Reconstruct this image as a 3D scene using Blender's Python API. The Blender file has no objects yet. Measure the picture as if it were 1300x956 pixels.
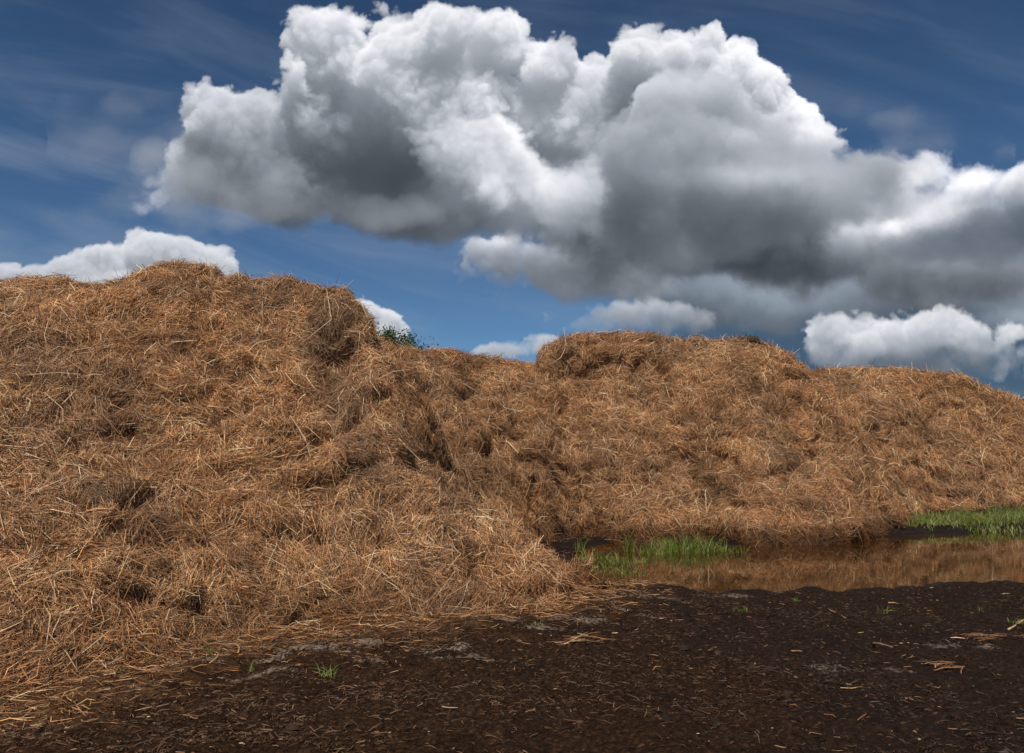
import bpy, math
import numpy as np
SC = bpy.context.scene
COL = SC.collection
# ------------------------------------------------------------------ frame of the photograph, used to turn traced outlines into world points
FPX = 1011.0; CAM_H = 1.7; HORIZ = 590.0; OPT_Y = 433.0
TILT = math.atan((HORIZ - OPT_Y) / FPX); CT, ST = math.cos(TILT), math.sin(TILT)
SKY_TILT = TILT
SUN = np.array([-0.16, -0.56, 0.80]); SUN = SUN / np.linalg.norm(SUN)
SUN_EL = math.asin(SUN[2]); SUN_ROT = math.atan2(SUN[0], SUN[1])
SUN_E = 5.0; SKY_STR = 0.10; CLOUD_GAIN = 0.92
SKY_TINT = (0.62, 0.80, 0.90, 1); SKY_LOW = 0.80; SKY_HIGH = 0.52

def build_camera():
    cam = bpy.data.cameras.new('camera'); co = bpy.data.objects.new('camera', cam); COL.objects.link(co)
    cam.sensor_width = 36; cam.lens = 36 * FPX / 1300; cam.clip_end = 20000; cam.clip_start = 0.05
    cam.shift_y = (OPT_Y - 478) / 1300.0
    co.location = (0, 0, CAM_H); co.rotation_euler = (math.pi / 2 + TILT, 0, 0)
    SC.camera = co
    vs = SC.view_settings
    vs.view_transform = 'Standard'; vs.look = 'None'; vs.exposure = 0; vs.gamma = 1; vs.use_curve_mapping = False
    SC.render.engine = 'CYCLES'
    SC.cycles.use_denoising = True; SC.cycles.max_bounces = 5; SC.cycles.diffuse_bounces = 2; SC.cycles.glossy_bounces = 2
    SC.cycles.transmission_bounces = 2; SC.cycles.transparent_max_bounces = 4; SC.cycles.caustics_reflective = False; SC.cycles.caustics_refractive = False

def at(px, py, Y):
    """the world point at depth Y that the photograph shows at (px, py)"""
    xr = (px - 650) / FPX; up = (OPT_Y - py) / FPX
    t = Y / (CT - up * ST)
    return np.array([t * xr, Y, CAM_H + t * (ST + up * CT)])
def gp(px, py, z=0.0):
    """the point of the level z that the photograph shows at (px, py)"""
    xr = (px - 650) / FPX; up = (OPT_Y - py) / FPX
    t = (z - CAM_H) / (ST + up * CT)
    return np.array([t * xr, t * (CT - up * ST), z])
def to_px(P):
    x = P[:, 0]; y = P[:, 1]; z = P[:, 2] - CAM_H
    f = y * CT + z * ST; u = -y * ST + z * CT
    f = np.maximum(f, 0.1)
    return 650 + FPX * x / f, OPT_Y - FPX * u / f

# ------------------------------------------------------------------ noise for shapes
def _h(ix, iy, iz, seed):
    h = (ix * 374761393 + iy * 668265263 + iz * 2147483647 + seed * 974634777) & 0xFFFFFFFF
    h = ((h ^ (h >> 13)) * 1274126177) & 0xFFFFFFFF
    h = ((h ^ (h >> 16)) * 2246822519) & 0xFFFFFFFF
    return ((h ^ (h >> 15)) & 0xFFFFFF) / float(0x7FFFFF) - 1.0
def noise3(P, scale, seed=0):
    p = P / scale; i = np.floor(p).astype(np.int64); f = p - i; f = f * f * f * (f * (f * 6 - 15) + 10)
    r = 0
    for dx in (0, 1):
        wx = f[:, 0] if dx else 1 - f[:, 0]
        for dy in (0, 1):
            wy = f[:, 1] if dy else 1 - f[:, 1]
            for dz in (0, 1):
                wz = f[:, 2] if dz else 1 - f[:, 2]
                r = r + wx * wy * wz * _h(i[:, 0] + dx, i[:, 1] + dy, i[:, 2] + dz, seed)
    return r
def fbm(P, scale, n=4, seed=0, g=0.5):
    r = 0; a = 1.0
    for k in range(n): r = r + a * noise3(P, scale, seed + k * 17); a *= g; scale *= 0.5
    return r

# ------------------------------------------------------------------ mesh helpers
def mesh_np(name, verts, quads=None, tris=None, mat=None, col=None, smooth=False, parent=None, loc=None):
    me = bpy.data.meshes.new(name)
    v = np.asarray(verts, np.float32)
    if loc is not None: v = v - np.asarray(loc, np.float32)
    nq = 0 if quads is None else len(quads); nt = 0 if tris is None else len(tris)
    me.vertices.add(len(v)); me.vertices.foreach_set('co', v.ravel())
    idx = []
    if nq: idx.append(np.asarray(quads, np.int32).ravel())
    if nt: idx.append(np.asarray(tris, np.int32).ravel())
    idx = np.concatenate(idx)
    me.loops.add(len(idx)); me.loops.foreach_set('vertex_index', idx)
    me.polygons.add(nq + nt)
    st = np.concatenate([np.arange(nq) * 4, nq * 4 + np.arange(nt) * 3]).astype(np.int32)
    me.polygons.foreach_set('loop_start', st)
    if smooth: me.polygons.foreach_set('use_smooth', np.ones(nq + nt, bool))
    if col is not None:
        ca = me.color_attributes.new('tint', 'FLOAT_COLOR', 'POINT')
        c = np.ones((len(v), 4), np.float32); c[:, :3] = col
        ca.data.foreach_set('color', c.ravel())
    me.update(calc_edges=True); me.validate()
    if mat: me.materials.append(mat)
    o = bpy.data.objects.new(name, me); COL.objects.link(o)
    if loc is not None: o.location = [float(q) for q in loc]
    if parent is not None:
        o.parent = parent
        o.location = (0, 0, 0) if loc is None or np.allclose(loc, parent.location, atol=1e-4) else [float(a - b) for a, b in zip(loc, parent.location)]
    return o
def empty(name, loc):
    o = bpy.data.objects.new(name, None); COL.objects.link(o); o.location = [float(q) for q in loc]; o.empty_display_size = 0.3
    return o
def tag(o, label=None, cat=None, group=None, kind=None):
    if label: o['label'] = label
    if cat: o['category'] = cat
    if group: o['group'] = group
    if kind: o['kind'] = kind
    return o
def norm(a): return a / np.maximum(np.linalg.norm(a, axis=-1, keepdims=True), 1e-9)
def sstep(x): x = np.clip(x, 0, 1); return x * x * (3 - 2 * x)
# ------------------------------------------------------------------ clouds: volumes of droplets lit by the sun, worked out once into a cover map of the sky
def bspline_matrix(n, step, period, rng, stretch=1.0):
    g = int(n * step / period) + 5
    x = np.arange(n) * step / period + rng.random() + 1.0
    i = np.floor(x).astype(int); f = x - i
    Wm = np.zeros((n, g + 2), np.float32); r = np.arange(n)
    Wm[r, i - 1] = (1 - f) ** 3 / 6; Wm[r, i] = (3 * f ** 3 - 6 * f ** 2 + 4) / 6
    Wm[r, i + 1] = (-3 * f ** 3 + 3 * f ** 2 + 3 * f + 1) / 6; Wm[r, i + 2] = f ** 3 / 6
    return Wm
def vnoise(shape, steps, period, rng):
    """smooth random field of unit-ish range on a regular grid (y, x, z)"""
    Ms = [bspline_matrix(n, s, p, rng) for n, s, p in zip(shape, steps, period)]
    a = rng.uniform(-1, 1, [m.shape[1] for m in Ms]).astype(np.float32)
    a = np.tensordot(a, Ms[2], (2, 1))                    # y x Z
    a = np.tensordot(Ms[1], a, (1, 1)).transpose(1, 0, 2) # y X Z
    sh = a.shape
    a = Ms[0] @ np.ascontiguousarray(a).reshape(sh[0], -1)
    return (a.reshape(shape) * 2.0)
CLX0, CLX1, CLY0, CLY1, CST = -150, 1450, -60, 540, 1.35
CW = int((CLX1 - CLX0) / CST); CH = int((CLY1 - CLY0) / CST)
def march(box, nz, dz, blobs, seed, amp=26, base=60.0, sigma=0.05, sharp=10.0, light=(-0.15, 0.85, 0.42), flat=None, k=14.0, soft=None, octs=5, gain=0.52, sy=1.0):
    """returns brightness and cover of one cloud bank over its box of the map"""
    rng = np.random.default_rng(seed)
    ix0 = max(0, int((box[0] - CLX0) / CST)); ix1 = min(CW, int((box[1] - CLX0) / CST)); iy0 = max(0, int((box[2] - CLY0) / CST)); iy1 = min(CH, int((box[3] - CLY0) / CST))
    X = CLX0 + (np.arange(ix0, ix1) + .5) * CST; Y = CLY0 + (np.arange(iy0, iy1) + .5) * CST; Z = (np.arange(nz) + .5) * dz
    shp = (len(Y), len(X), nz)
    f = np.zeros(shp, np.float32); a = 1.0; p = base; tot = 0
    for o in range(octs):
        n = vnoise(shp, (CST, CST, dz), (p * sy, p, p), rng)
        np.abs(n, out=n); n *= a; f += n; tot += a * 0.33; a *= gain; p *= 0.5
        if p < 3.0: break
    f -= tot
    f *= amp
    del n
    sd = np.full(shp, -400.0, np.float32)
    for b in blobs:
        px, py, rx, ry = b[:4]; cz = b[4] if len(b) > 4 else nz * dz * .45; rz = b[5] if len(b) > 5 else min(rx, ry) * 1.1
        r = min(rx, ry)
        # work only in the blob's own neighbourhood
        xs = np.where(abs(X - px) < rx * 1.0 + 70)[0]; ys = np.where(abs(Y - py) < ry * 1.0 + 70)[0]
        if not len(xs) or not len(ys): continue
        sl = (slice(ys[0], ys[-1] + 1), slice(xs[0], xs[-1] + 1))
        q = ((Y[sl[0]] - py) / ry)[:, None, None] ** 2 + ((X[sl[1]] - px) / rx)[None, :, None] ** 2 + ((Z - cz) / rz)[None, None, :] ** 2
        d = (r * (1 - np.sqrt(q))).astype(np.float32)
        s = sd[sl]
        h = np.clip(0.5 + 0.5 * (s - d) / k, 0, 1)
        sd[sl] = d * (1 - h) + s * h + k * h * (1 - h)
    sd += f
    if soft is not None:     # soft lower edges: the density climbs more slowly there
        s0, s1, sl_ = soft
        ss = np.interp(Y, [s0, s1], [sharp, sl_]).astype(np.float32)[:, None, None]
    else: ss = sharp
    D = np.clip(sd / ss + 0.15, 0, 1) * sigma
    del sd, f
    # optical depth towards the sun, swept down row by row
    lx, ly, lz = light
    sx = lx / ly; sz = lz / ly * CST / dz; path = CST / ly
    tau = np.zeros(shp, np.float32); cur = np.zeros(shp[1:], np.float32)
    gx = np.arange(shp[1]) + sx; gz = np.arange(shp[2]) + sz
    x0 = np.clip(np.floor(gx).astype(int), 0, shp[1] - 1); x1 = np.clip(x0 + 1, 0, shp[1] - 1); fx = (gx - np.floor(gx))[:, None].astype(np.float32)
    z0 = np.floor(gz).astype(int); fz = (gz - z0)[None, :].astype(np.float32); z1 = z0 + 1
    m0 = (z0 < shp[2]).astype(np.float32)[None]; m1 = (z1 < shp[2]).astype(np.float32)[None]; z0 = np.clip(z0, 0, shp[2] - 1); z1 = np.clip(z1, 0, shp[2] - 1)
    for j in range(shp[0]):
        tau[j] = cur + D[j] * path * .5
        c = cur + D[j] * path
        c = c[:, z0] * (1 - fz) * m0 + c[:, z1] * fz * m1
        cur = c[x0] * (1 - fx) + c[x1] * fx
    # straight-up depth for the light of the sky
    up = np.cumsum(D, 0) * CST
    L = 0.56 * np.exp(-tau) + 0.26 * np.exp(-0.22 * tau) + 0.16 * np.exp(-0.06 * tau) + 0.045 + 0.09 * np.exp(-0.12 * up)
    del tau, up
    # towards the viewer: the highest Z is nearest
    D = D[:, :, ::-1] * dz; L = L[:, :, ::-1]
    cs = np.cumsum(D, 2); Tr = np.exp(-(cs - D)); w = Tr * (1 - np.exp(-D))
    A = 1 - np.exp(-cs[:, :, -1]); B = (w * L).sum(2) / np.maximum(A, 1e-4)
    return (iy0, iy1, ix0, ix1), B, A
def smoothstep(x): x = np.clip(x, 0, 1); return x * x * (3 - 2 * x)
def build_cloud_map():
    RGB = np.zeros((CH, CW, 3), np.float32); AL = np.zeros((CH, CW), np.float32)
    Yg, Xg = np.mgrid[0:CH, 0:CW]; Xg = CLX0 + (Xg + .5) * CST; Yg = CLY0 + (Yg + .5) * CST
    def put(res, gains=(), tone=1.0, add=0.0, tint=(1, 1, 1), op=1.0):
        (a, b, c, d), B, A = res
        x = Xg[a:b, c:d]; y = Yg[a:b, c:d]
        B = B * tone + add
        for (px, py, rx, ry, w) in gains:
            g = np.exp(-(((x - px) / rx) ** 2 + ((y - py) / ry) ** 2))
            B = B * np.exp(w * g)
        B = np.clip(B * 0.98 + 0.022, 0, 1.2)
        t = np.clip(B, 0, 1)[..., None]
        lo = np.array([0.76, 0.95, 1.20]); hi = np.array([0.99, 0.995, 1.04])
        C = B[..., None] * (lo * (1 - t ** .5) + hi * t ** .5) * np.array(tint)
        # fade at the borders of its box
        A = A * op
        A = A[..., None]
        al = AL[a:b, c:d][..., None]
        na = A + al * (1 - A)
        RGB[a:b, c:d] = (C * A + RGB[a:b, c:d] * al * (1 - A)) / np.maximum(na, 1e-5)
        AL[a:b, c:d] = na[..., 0]
    # thin grey wisps
    put(march((60, 330, 80, 300), 10, 10, [(180, 137, 50, 14, 50, 40), (150, 185, 75, 28, 50, 40), (235, 165, 50, 30, 50, 40), (215, 245, 70, 22, 50, 40), (170, 262, 40, 10, 50, 30)], 3, amp=34, base=60, sigma=0.006, sharp=25), tone=0.42, op=0.7)
    put(march((1040, 1290, 100, 240), 10, 10, [(1110, 148, 44, 14, 50, 40), (1150, 185, 60, 14, 50, 40), (1290, 192, 30, 14, 50, 40)], 4, amp=26, base=50, sigma=0.008, sharp=20), tone=0.40, op=0.7)
    # dark rain air in the distance
    put(march((700, 1450, 320, 540), 12, 12, [(960, 430, 130, 75, 60, 70), (1150, 455, 330, 45, 60, 60), (830, 440, 110, 26, 60, 60), (1100, 400, 250, 50, 60, 60), (1300, 440, 200, 50, 60, 60), (1200, 480, 340, 30, 60, 60)], 5, amp=14, base=90, sigma=0.08, sharp=40), tone=0.07, add=0.06, tint=(0.60, 0.95, 1.28), op=0.94)
    # far white cumulus behind the heaps
    put(march((-150, 330, 270, 420), 16, 7, [(-100, 350, 80, 25), (-20, 352, 60, 18), (25, 352, 50, 14), (95, 345, 45, 22), (140, 332, 36, 26), (180, 325, 40, 26), (235, 332, 45, 32), (274, 334, 28, 28), (150, 375, 170, 40), (285, 352, 16, 20)], 7, amp=15, base=34, sigma=0.12, sharp=6, k=8), tone=0.84, add=0.05, gains=[(40, 350, 80, 20, -.2)])
    put(march((400, 560, 350, 470), 14, 7, [(430, 388, 26, 14), (462, 402, 28, 26), (488, 412, 26, 22), (506, 424, 14, 16), (470, 435, 40, 25)], 8, amp=13, base=28, sigma=0.12, sharp=6, k=8), tone=0.84, add=0.05)
    put(march((570, 760, 390, 480), 12, 6, [(694, 436, 26, 17), (660, 444, 40, 10), (620, 448, 30, 7)], 9, amp=11, base=26, sigma=0.10, sharp=6, k=8), tone=0.66)
    # mid grey bank: a smooth sheet to the right, ragged cumulus in front of it
    put(march((740, 1450, 270, 470), 16, 12, [(860, 345, 110, 46, 60, 60), (960, 362, 120, 40, 60, 60), (1060, 372, 120, 38, 60, 60), (1180, 365, 180, 42, 60, 60), (1330, 378, 150, 42, 60, 60), (1330, 405, 90, 26, 60, 60), (930, 390, 50, 30, 60, 60), (990, 400, 40, 26, 60, 60)], 41, amp=20, base=64, sigma=0.06, sharp=16, soft=(350, 410, 26)),
        tone=0.20, add=0.055, tint=(.92, .99, 1.06), gains=[(870, 365, 90, 20, .5), (960, 350, 60, 24, .5), (1010, 385, 60, 22, .6), (1100, 360, 90, 14, .3), (1290, 400, 60, 16, .9), (1230, 345, 100, 14, .4), (1210, 395, 80, 10, -.3)])
    put(march((520, 900, 260, 420), 26, 6, [(622, 316, 40, 24), (640, 330, 60, 26), (592, 338, 32, 15), (690, 340, 70, 30), (740, 335, 60, 38), (790, 340, 70, 40), (575, 343, 14, 8)], 42, amp=26, base=44, sigma=0.07, sharp=9, k=10, soft=(335, 375, 26), octs=6, gain=.56),
        tone=0.40, add=0.06, gains=[(622, 300, 40, 18, .7), (665, 304, 40, 14, .4), (690, 345, 90, 18, -.25), (780, 350, 70, 26, -.4), (790, 325, 60, 20, -.2)])
    put(march((690, 960, 360, 470), 20, 6, [(768, 400, 40, 16), (800, 398, 36, 20), (745, 408, 40, 10), (860, 400, 40, 18), (835, 408, 70, 16), (890, 408, 26, 12)], 43, amp=18, base=34, sigma=0.06, sharp=9, k=9, soft=(400, 430, 20), octs=5, gain=.56),
        tone=0.34, add=0.07, gains=[(800, 385, 50, 12, .4), (865, 388, 40, 10, .35)])
    # the great cumulus
    main = [(265, 160, 44, 44, 150, 50), (245, 205, 42, 42, 140, 50), (300, 205, 90, 60, 120, 80), (300, 240, 90, 34, 110, 60),
            (400, 74, 38, 50, 120, 60), (376, 100, 22, 50, 150, 40), (335, 168, 45, 45, 120, 60), (445, 85, 50, 52, 130, 60), (505, 72, 55, 54, 150, 60), (560, 62, 50, 55, 160, 60), (628, 58, 58, 48, 150, 70), (690, 86, 42, 48, 150, 60),
            (440, 160, 120, 80, 95, 80), (560, 140, 120, 90, 130, 100), (600, 190, 80, 60, 195, 60), (640, 225, 80, 50, 200, 60), (740, 150, 90, 80, 115, 90),
            (812, 78, 42, 44, 150, 60), (862, 90, 52, 56, 150, 60), (918, 90, 54, 54, 150, 60), (968, 118, 48, 46, 150, 60), (1008, 152, 42, 44, 150, 55), (1044, 184, 36, 34, 150, 50), (880, 180, 120, 90, 160, 90), (860, 150, 60, 60, 210, 50), (960, 190, 90, 45, 205, 60),
            (400, 232, 150, 48, 80, 80), (480, 245, 110, 44, 80, 80), (600, 250, 130, 52, 130, 90), (760, 250, 150, 70, 130, 100), (960, 245, 150, 78, 150, 100),
            (1110, 228, 70, 44, 140, 60), (1182, 220, 44, 34, 90, 50), (1236, 230, 46, 30, 90, 50), (1300, 242, 60, 34, 90, 50), (1390, 260, 90, 60, 100, 60), (1160, 292, 200, 55, 80, 80), (1000, 318, 190, 48, 150, 90), (1220, 345, 180, 44, 170, 80), (850, 312, 100, 38, 150, 80), (1400, 350, 120, 50, 140, 80), (720, 262, 110, 40, 140, 80)]
    put(march((60, 1450, -60, 450), 60, 5, main, 21, amp=32, base=66, sigma=0.080, sharp=5, k=10, soft=(150, 290, 42), light=(0.12, 0.93, 0.26), octs=6, gain=0.59),
        tone=0.98, add=0.0, gains=[(445, 215, 100, 60, -.6), (515, 245, 35, 50, -.5), (340, 205, 70, 40, -.5), (350, 265, 130, 30, -.5), (270, 230, 60, 30, -.2), (640, 245, 100, 26, .35), (690, 170, 60, 40, .25), (590, 170, 60, 60, .15), (1285, 290, 80, 36, -.9),
                              (860, 310, 170, 36, -.8), (840, 250, 100, 34, -.3), (1010, 270, 120, 20, -.5), (1040, 320, 220, 30, -.45), (1130, 280, 90, 20, .55), (940, 225, 100, 16, .25), (1230, 225, 70, 28, .35), (1200, 370, 240, 34, -1.1), (1050, 345, 200, 30, -.7), (1290,345,100,30,-.4), (262, 200, 60, 60, -.45), (330,120,30,40,-.3), (800, 180, 50, 70, -.25), (900, 190, 90, 40, -.35), (1180, 345, 150, 16, .15),
                              (880, 165, 80, 60, -.45), (1000, 245, 90, 24, -.25), (760, 190, 60, 60, -.2), (560, 130, 40, 60, -.12), (420, 130, 30, 40, -.15), (1110, 205, 50, 30, -.45), (1000, 205, 70, 22, -.2), (460, 70, 120, 60, .12), (640, 60, 80, 50, .15), (950, 80, 120, 50, .2), (1030, 150, 40, 50, .2)])
    # grey lobe hanging in front of the bright dome, and the tongue to its right
    put(march((720, 1240, 40, 380), 30, 8, [(845, 130, 45, 44, 90, 60), (895, 140, 60, 50, 90, 60), (940, 170, 60, 46, 90, 60), (860, 200, 100, 80, 100, 80), (960, 220, 100, 60, 100, 70), (1050, 222, 90, 34, 90, 50), (1120, 222, 52, 30, 90, 50), (1090, 205, 40, 20, 90, 40), (880, 280, 120, 60, 90, 80), (1000, 260, 120, 40, 90, 60)],
        51, amp=26, base=60, sigma=0.05, sharp=12, k=16, soft=(170, 330, 42), light=(0.05, .9, .35), octs=5, gain=.55),
        tone=0.50, add=0.045, gains=[(860, 105, 80, 26, .35), (950, 225, 110, 18, .55), (870, 290, 140, 40, -.6), (1010, 280, 120, 24, -.25), (1110, 215, 70, 34, -.25), (790, 250, 50, 60, -.3), (940, 170, 30, 14, .3)], op=.93)
    # dark cloud nearer at the right edge
    put(march((1080, 1450, 220, 420), 14, 9, [(1290, 290, 80, 34, 60, 50), (1210, 312, 90, 22, 60, 50), (1380, 300, 120, 50, 60, 50)], 31, amp=24, base=60, sigma=0.03, sharp=22), tone=0.10, add=0.05, tint=(0.9, 1, 1.1), op=0.9)
    # tall white cumulus low at the right, and a veil under the left lobe
    put(march((960, 1340, 340, 520), 26, 6, [(1062, 418, 40, 30), (1110, 432, 52, 34), (1160, 424, 46, 30), (1208, 422, 44, 28), (1250, 440, 40, 22), (1130, 452, 120, 24), (1045, 440, 26, 26), (1240, 462, 90, 16)], 10, amp=24, base=36, sigma=0.07, sharp=7, k=9, octs=6, gain=.6, soft=(425, 480, 40)),
        tone=0.86, add=0.10, gains=[(1110, 462, 140, 18, -.6), (1230, 466, 110, 18, -.6), (1045, 420, 16, 40, -.2), (1250, 435, 20, 10, -.35), (1195, 445, 22, 8, -.3)], op=.95)
    put(march((100, 640, 160, 340), 12, 9, [(235, 225, 50, 28, 50, 40), (300, 250, 90, 28, 50, 40), (400, 268, 130, 20, 50, 40), (500, 272, 70, 14, 50, 40), (200, 200, 30, 24, 50, 40)], 61, amp=26, base=60, sigma=0.018, sharp=24, octs=5), tone=0.38, add=0.06, gains=[(430, 262, 90, 24, -.5)], op=.85)
    # leave the map softly at its borders
    e = smoothstep((Xg - CLX0) / 90.0) * smoothstep((CLX1 - Xg) / 90.0) * smoothstep((Yg - CLY0) / 24.0) * smoothstep((CLY1 - Yg) / 40.0)
    return RGB, AL * e
class V:
    """tiny wrapper so that node maths reads as maths"""
    def __init__(s, sock): s.s = sock
    def __add__(a, b): return M('ADD', a, b)
    def __radd__(a, b): return M('ADD', b, a)
    def __sub__(a, b): return M('SUBTRACT', a, b)
    def __rsub__(a, b): return M('SUBTRACT', b, a)
    def __mul__(a, b): return M('MULTIPLY', a, b)
    def __rmul__(a, b): return M('MULTIPLY', b, a)
    def __truediv__(a, b): return M('DIVIDE', a, b)
NT = None
def plug(inp, val):
    if isinstance(val, V): NT.links.new(val.s, inp)
    else: inp.default_value = val
def M(op, *a, clamp=False):
    n = NT.nodes.new('ShaderNodeMath'); n.operation = op; n.use_clamp = clamp
    for i, x in enumerate(a): plug(n.inputs[i], x)
    return V(n.outputs[0])
def VM(op, *a):
    n = NT.nodes.new('ShaderNodeVectorMath'); n.operation = op
    for i, x in enumerate(a):
        if op == 'SCALE' and i == 1: plug(n.inputs['Scale'], x)
        else: plug(n.inputs[i], x)
    return V(n.outputs['Value'] if op in ('LENGTH', 'DOT_PRODUCT', 'DISTANCE') else n.outputs['Vector'])
def MR(x, a, b, c=0.0, d=1.0, smooth=True):
    n = NT.nodes.new('ShaderNodeMapRange'); n.interpolation_type = 'SMOOTHSTEP' if smooth else 'LINEAR'
    plug(n.inputs[0], x)
    for i, q in enumerate((a, b, c, d)): plug(n.inputs[i + 1], q)
    return V(n.outputs[0])
def XYZ(x, y, z):
    n = NT.nodes.new('ShaderNodeCombineXYZ')
    for i, q in enumerate((x, y, z)): plug(n.inputs[i], q)
    return V(n.outputs[0])
def SEP(v):
    n = NT.nodes.new('ShaderNodeSeparateXYZ'); plug(n.inputs[0], v)
    return [V(n.outputs[i]) for i in range(3)]
def NOISE(p, scale, detail=4.0, rough=0.5, dist=0.0, color=False):
    n = NT.nodes.new('ShaderNodeTexNoise'); n.noise_dimensions = '3D'
    plug(n.inputs['Vector'], p); plug(n.inputs['Scale'], scale); plug(n.inputs['Detail'], detail)
    plug(n.inputs['Roughness'], rough); plug(n.inputs['Distortion'], dist)
    return V(n.outputs['Color' if color else 0])
def MIXC(f, a, b, mode='MIX'):
    n = NT.nodes.new('ShaderNodeMix'); n.data_type = 'RGBA'; n.blend_type = mode; n.clamp_factor = True
    plug(n.inputs[0], f); plug(n.inputs[6], a); plug(n.inputs[7], b)
    return V(n.outputs[2])
def RAMP(x, stops):
    n = NT.nodes.new('ShaderNodeValToRGB'); plug(n.inputs[0], x); e = n.color_ramp.elements
    while len(e) < len(stops): e.new(0.5)
    for i, (p, c) in enumerate(stops): e[i].position = p; e[i].color = (*c, 1)
    return V(n.outputs[0])
def ATTR(name):
    n = NT.nodes.new('ShaderNodeAttribute'); n.attribute_name = name
    return V(n.outputs['Color'])

def build_sky():
    global NT
    w = bpy.data.worlds.new("World"); SC.world = w; w.use_nodes = True
    NT = w.node_tree; NT.nodes.clear()
    tc = NT.nodes.new('ShaderNodeTexCoord'); d = V(tc.outputs['Generated'])
    sky = NT.nodes.new('ShaderNodeTexSky'); sky.sky_type = 'NISHITA'; sky.sun_disc = False
    sky.sun_elevation = SUN_EL; sky.sun_rotation = SUN_ROT; sky.air_density = 0.9; sky.dust_density = 0.1; sky.ozone_density = 5.0
    th = SKY_TILT
    F = (0, math.cos(th), math.sin(th)); U = (0, -math.sin(th), math.cos(th))
    fd = VM('DOT_PRODUCT', d, F); ud = VM('DOT_PRODUCT', d, U); rd = VM('DOT_PRODUCT', d, (1, 0, 0))
    fs = M('MAXIMUM', fd, 0.08)
    x = rd / fs * FPX; y = ud / fs * -FPX       # milliradians about a fixed point of the northern sky
    front = M('GREATER_THAN', fd, 0.1)
    elev = SEP(d)[2]
    col = MIXC(1.0, V(sky.outputs[0]), SKY_TINT, 'MULTIPLY')
    g = MR(elev, 0.05, 0.62, SKY_LOW, SKY_HIGH, smooth=False)
    col = VM('SCALE', col, g)
    # cirrus veils
    xs = x * 0.01; ys = y * 0.01
    cp = XYZ(xs * 0.55 + ys * -0.5, ys * 2.2 + xs * -0.35, 3.0)
    nz = NOISE(cp, 0.5, 5, 0.55, 0.5)
    lowm = MR(y, -350.0, 0.0, 0.22, 0.55, smooth=False)
    cir = M('MULTIPLY', MR(nz, 0.38, 0.72), M('MULTIPLY', lowm, MR(x, -500.0, 300.0, 1.0, 0.6, smooth=False)))
    col = MIXC(cir, col, (0.30 / SKY_STR, 0.36 / SKY_STR, 0.46 / SKY_STR, 1))
    # the clouds
    RGB, AL = build_cloud_map()
    im = bpy.data.images.new('cloud_cover', CW, CH, alpha=True, float_buffer=True)
    im.colorspace_settings.name = 'Non-Color'; im.alpha_mode = 'CHANNEL_PACKED'
    px = np.concatenate([RGB, AL[..., None]], 2)[::-1].astype(np.float32)
    im.pixels.foreach_set(np.ascontiguousarray(px).ravel()); im.update(); im.pack()
    ti = NT.nodes.new('ShaderNodeTexImage'); ti.image = im; ti.extension = 'CLIP'; ti.interpolation = 'Cubic'
    fr = NOISE(XYZ(xs, ys, 0.0), 9.0, 3, 0.6, color=True)
    uv = XYZ(M('MULTIPLY_ADD', x, 1.0 / (CLX1 - CLX0), (650.0 - CLX0) / (CLX1 - CLX0)), M('MULTIPLY_ADD', y, -1.0 / (CLY1 - CLY0), 1 - (OPT_Y - CLY0) / (CLY1 - CLY0)), 0.0)
    uv = VM('ADD', uv, VM('SCALE', VM('SUBTRACT', fr, (0.5, 0.5, 0.5)), 0.009))
    plug(ti.inputs[0], uv)
    col = MIXC(M('MULTIPLY', V(ti.outputs['Alpha']), front), col, VM('SCALE', V(ti.outputs['Color']), CLOUD_GAIN / SKY_STR))
    # the rest of the sky: scattered clouds, so that light comes as on such a day
    far = MR(NOISE(d, 2.2, 4, 0.6), 0.50, 0.66)
    col = MIXC(far * MR(fd, 0.55, 0.15) * MR(elev, 0.0, 0.12), col, (0.40 / SKY_STR, 0.41 / SKY_STR, 0.44 / SKY_STR, 1))
    bg = NT.nodes.new('ShaderNodeBackground'); plug(bg.inputs[0], col); bg.inputs[1].default_value = SKY_STR
    out = NT.nodes.new('ShaderNodeOutputWorld'); NT.links.new(bg.outputs[0], out.inputs[0])
    w.cycles.sampling_method = 'MANUAL'; w.cycles.sample_map_resolution = 512
    s = bpy.data.lights.new('sun', 'SUN'); s.energy = SUN_E; s.angle = math.radians(0.5); s.color = (1.0, 0.93, 0.82)
    so = bpy.data.objects.new('sun', s); COL.objects.link(so); so.location = (-20, -20, 40)
    from mathutils import Vector
    so.rotation_euler = Vector([float(v) for v in SUN]).to_track_quat('Z', 'Y').to_euler()
# ------------------------------------------------------------------ materials
def new_mat(name):
    global NT
    m = bpy.data.materials.new(name); m.use_nodes = True; NT = m.node_tree
    b = NT.nodes.get('Principled BSDF')
    return m, b
def P_(b, name, val): plug(b.inputs[name], val)
def obj_co():
    n = NT.nodes.new('ShaderNodeNewGeometry'); return V(n.outputs['Position'])
def BUMP(h, strength, dist):
    n = NT.nodes.new('ShaderNodeBump'); plug(n.inputs['Height'], h); n.inputs['Strength'].default_value = strength; n.inputs['Distance'].default_value = dist
    return V(n.outputs[0])
def mat_straw():
    m, b = new_mat('straw'); c = ATTR('tint')
    p = obj_co()
    n = NOISE(p, 30.0, 2, 0.5)
    c = MIXC(MR(n, 0.35, 0.7, 0.0, 0.35), c, (0.10, 0.05, 0.025, 1))
    P_(b, 'Base Color', c); P_(b, 'Roughness', 0.62); P_(b, 'Specular IOR Level', 0.25)
    return m
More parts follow.
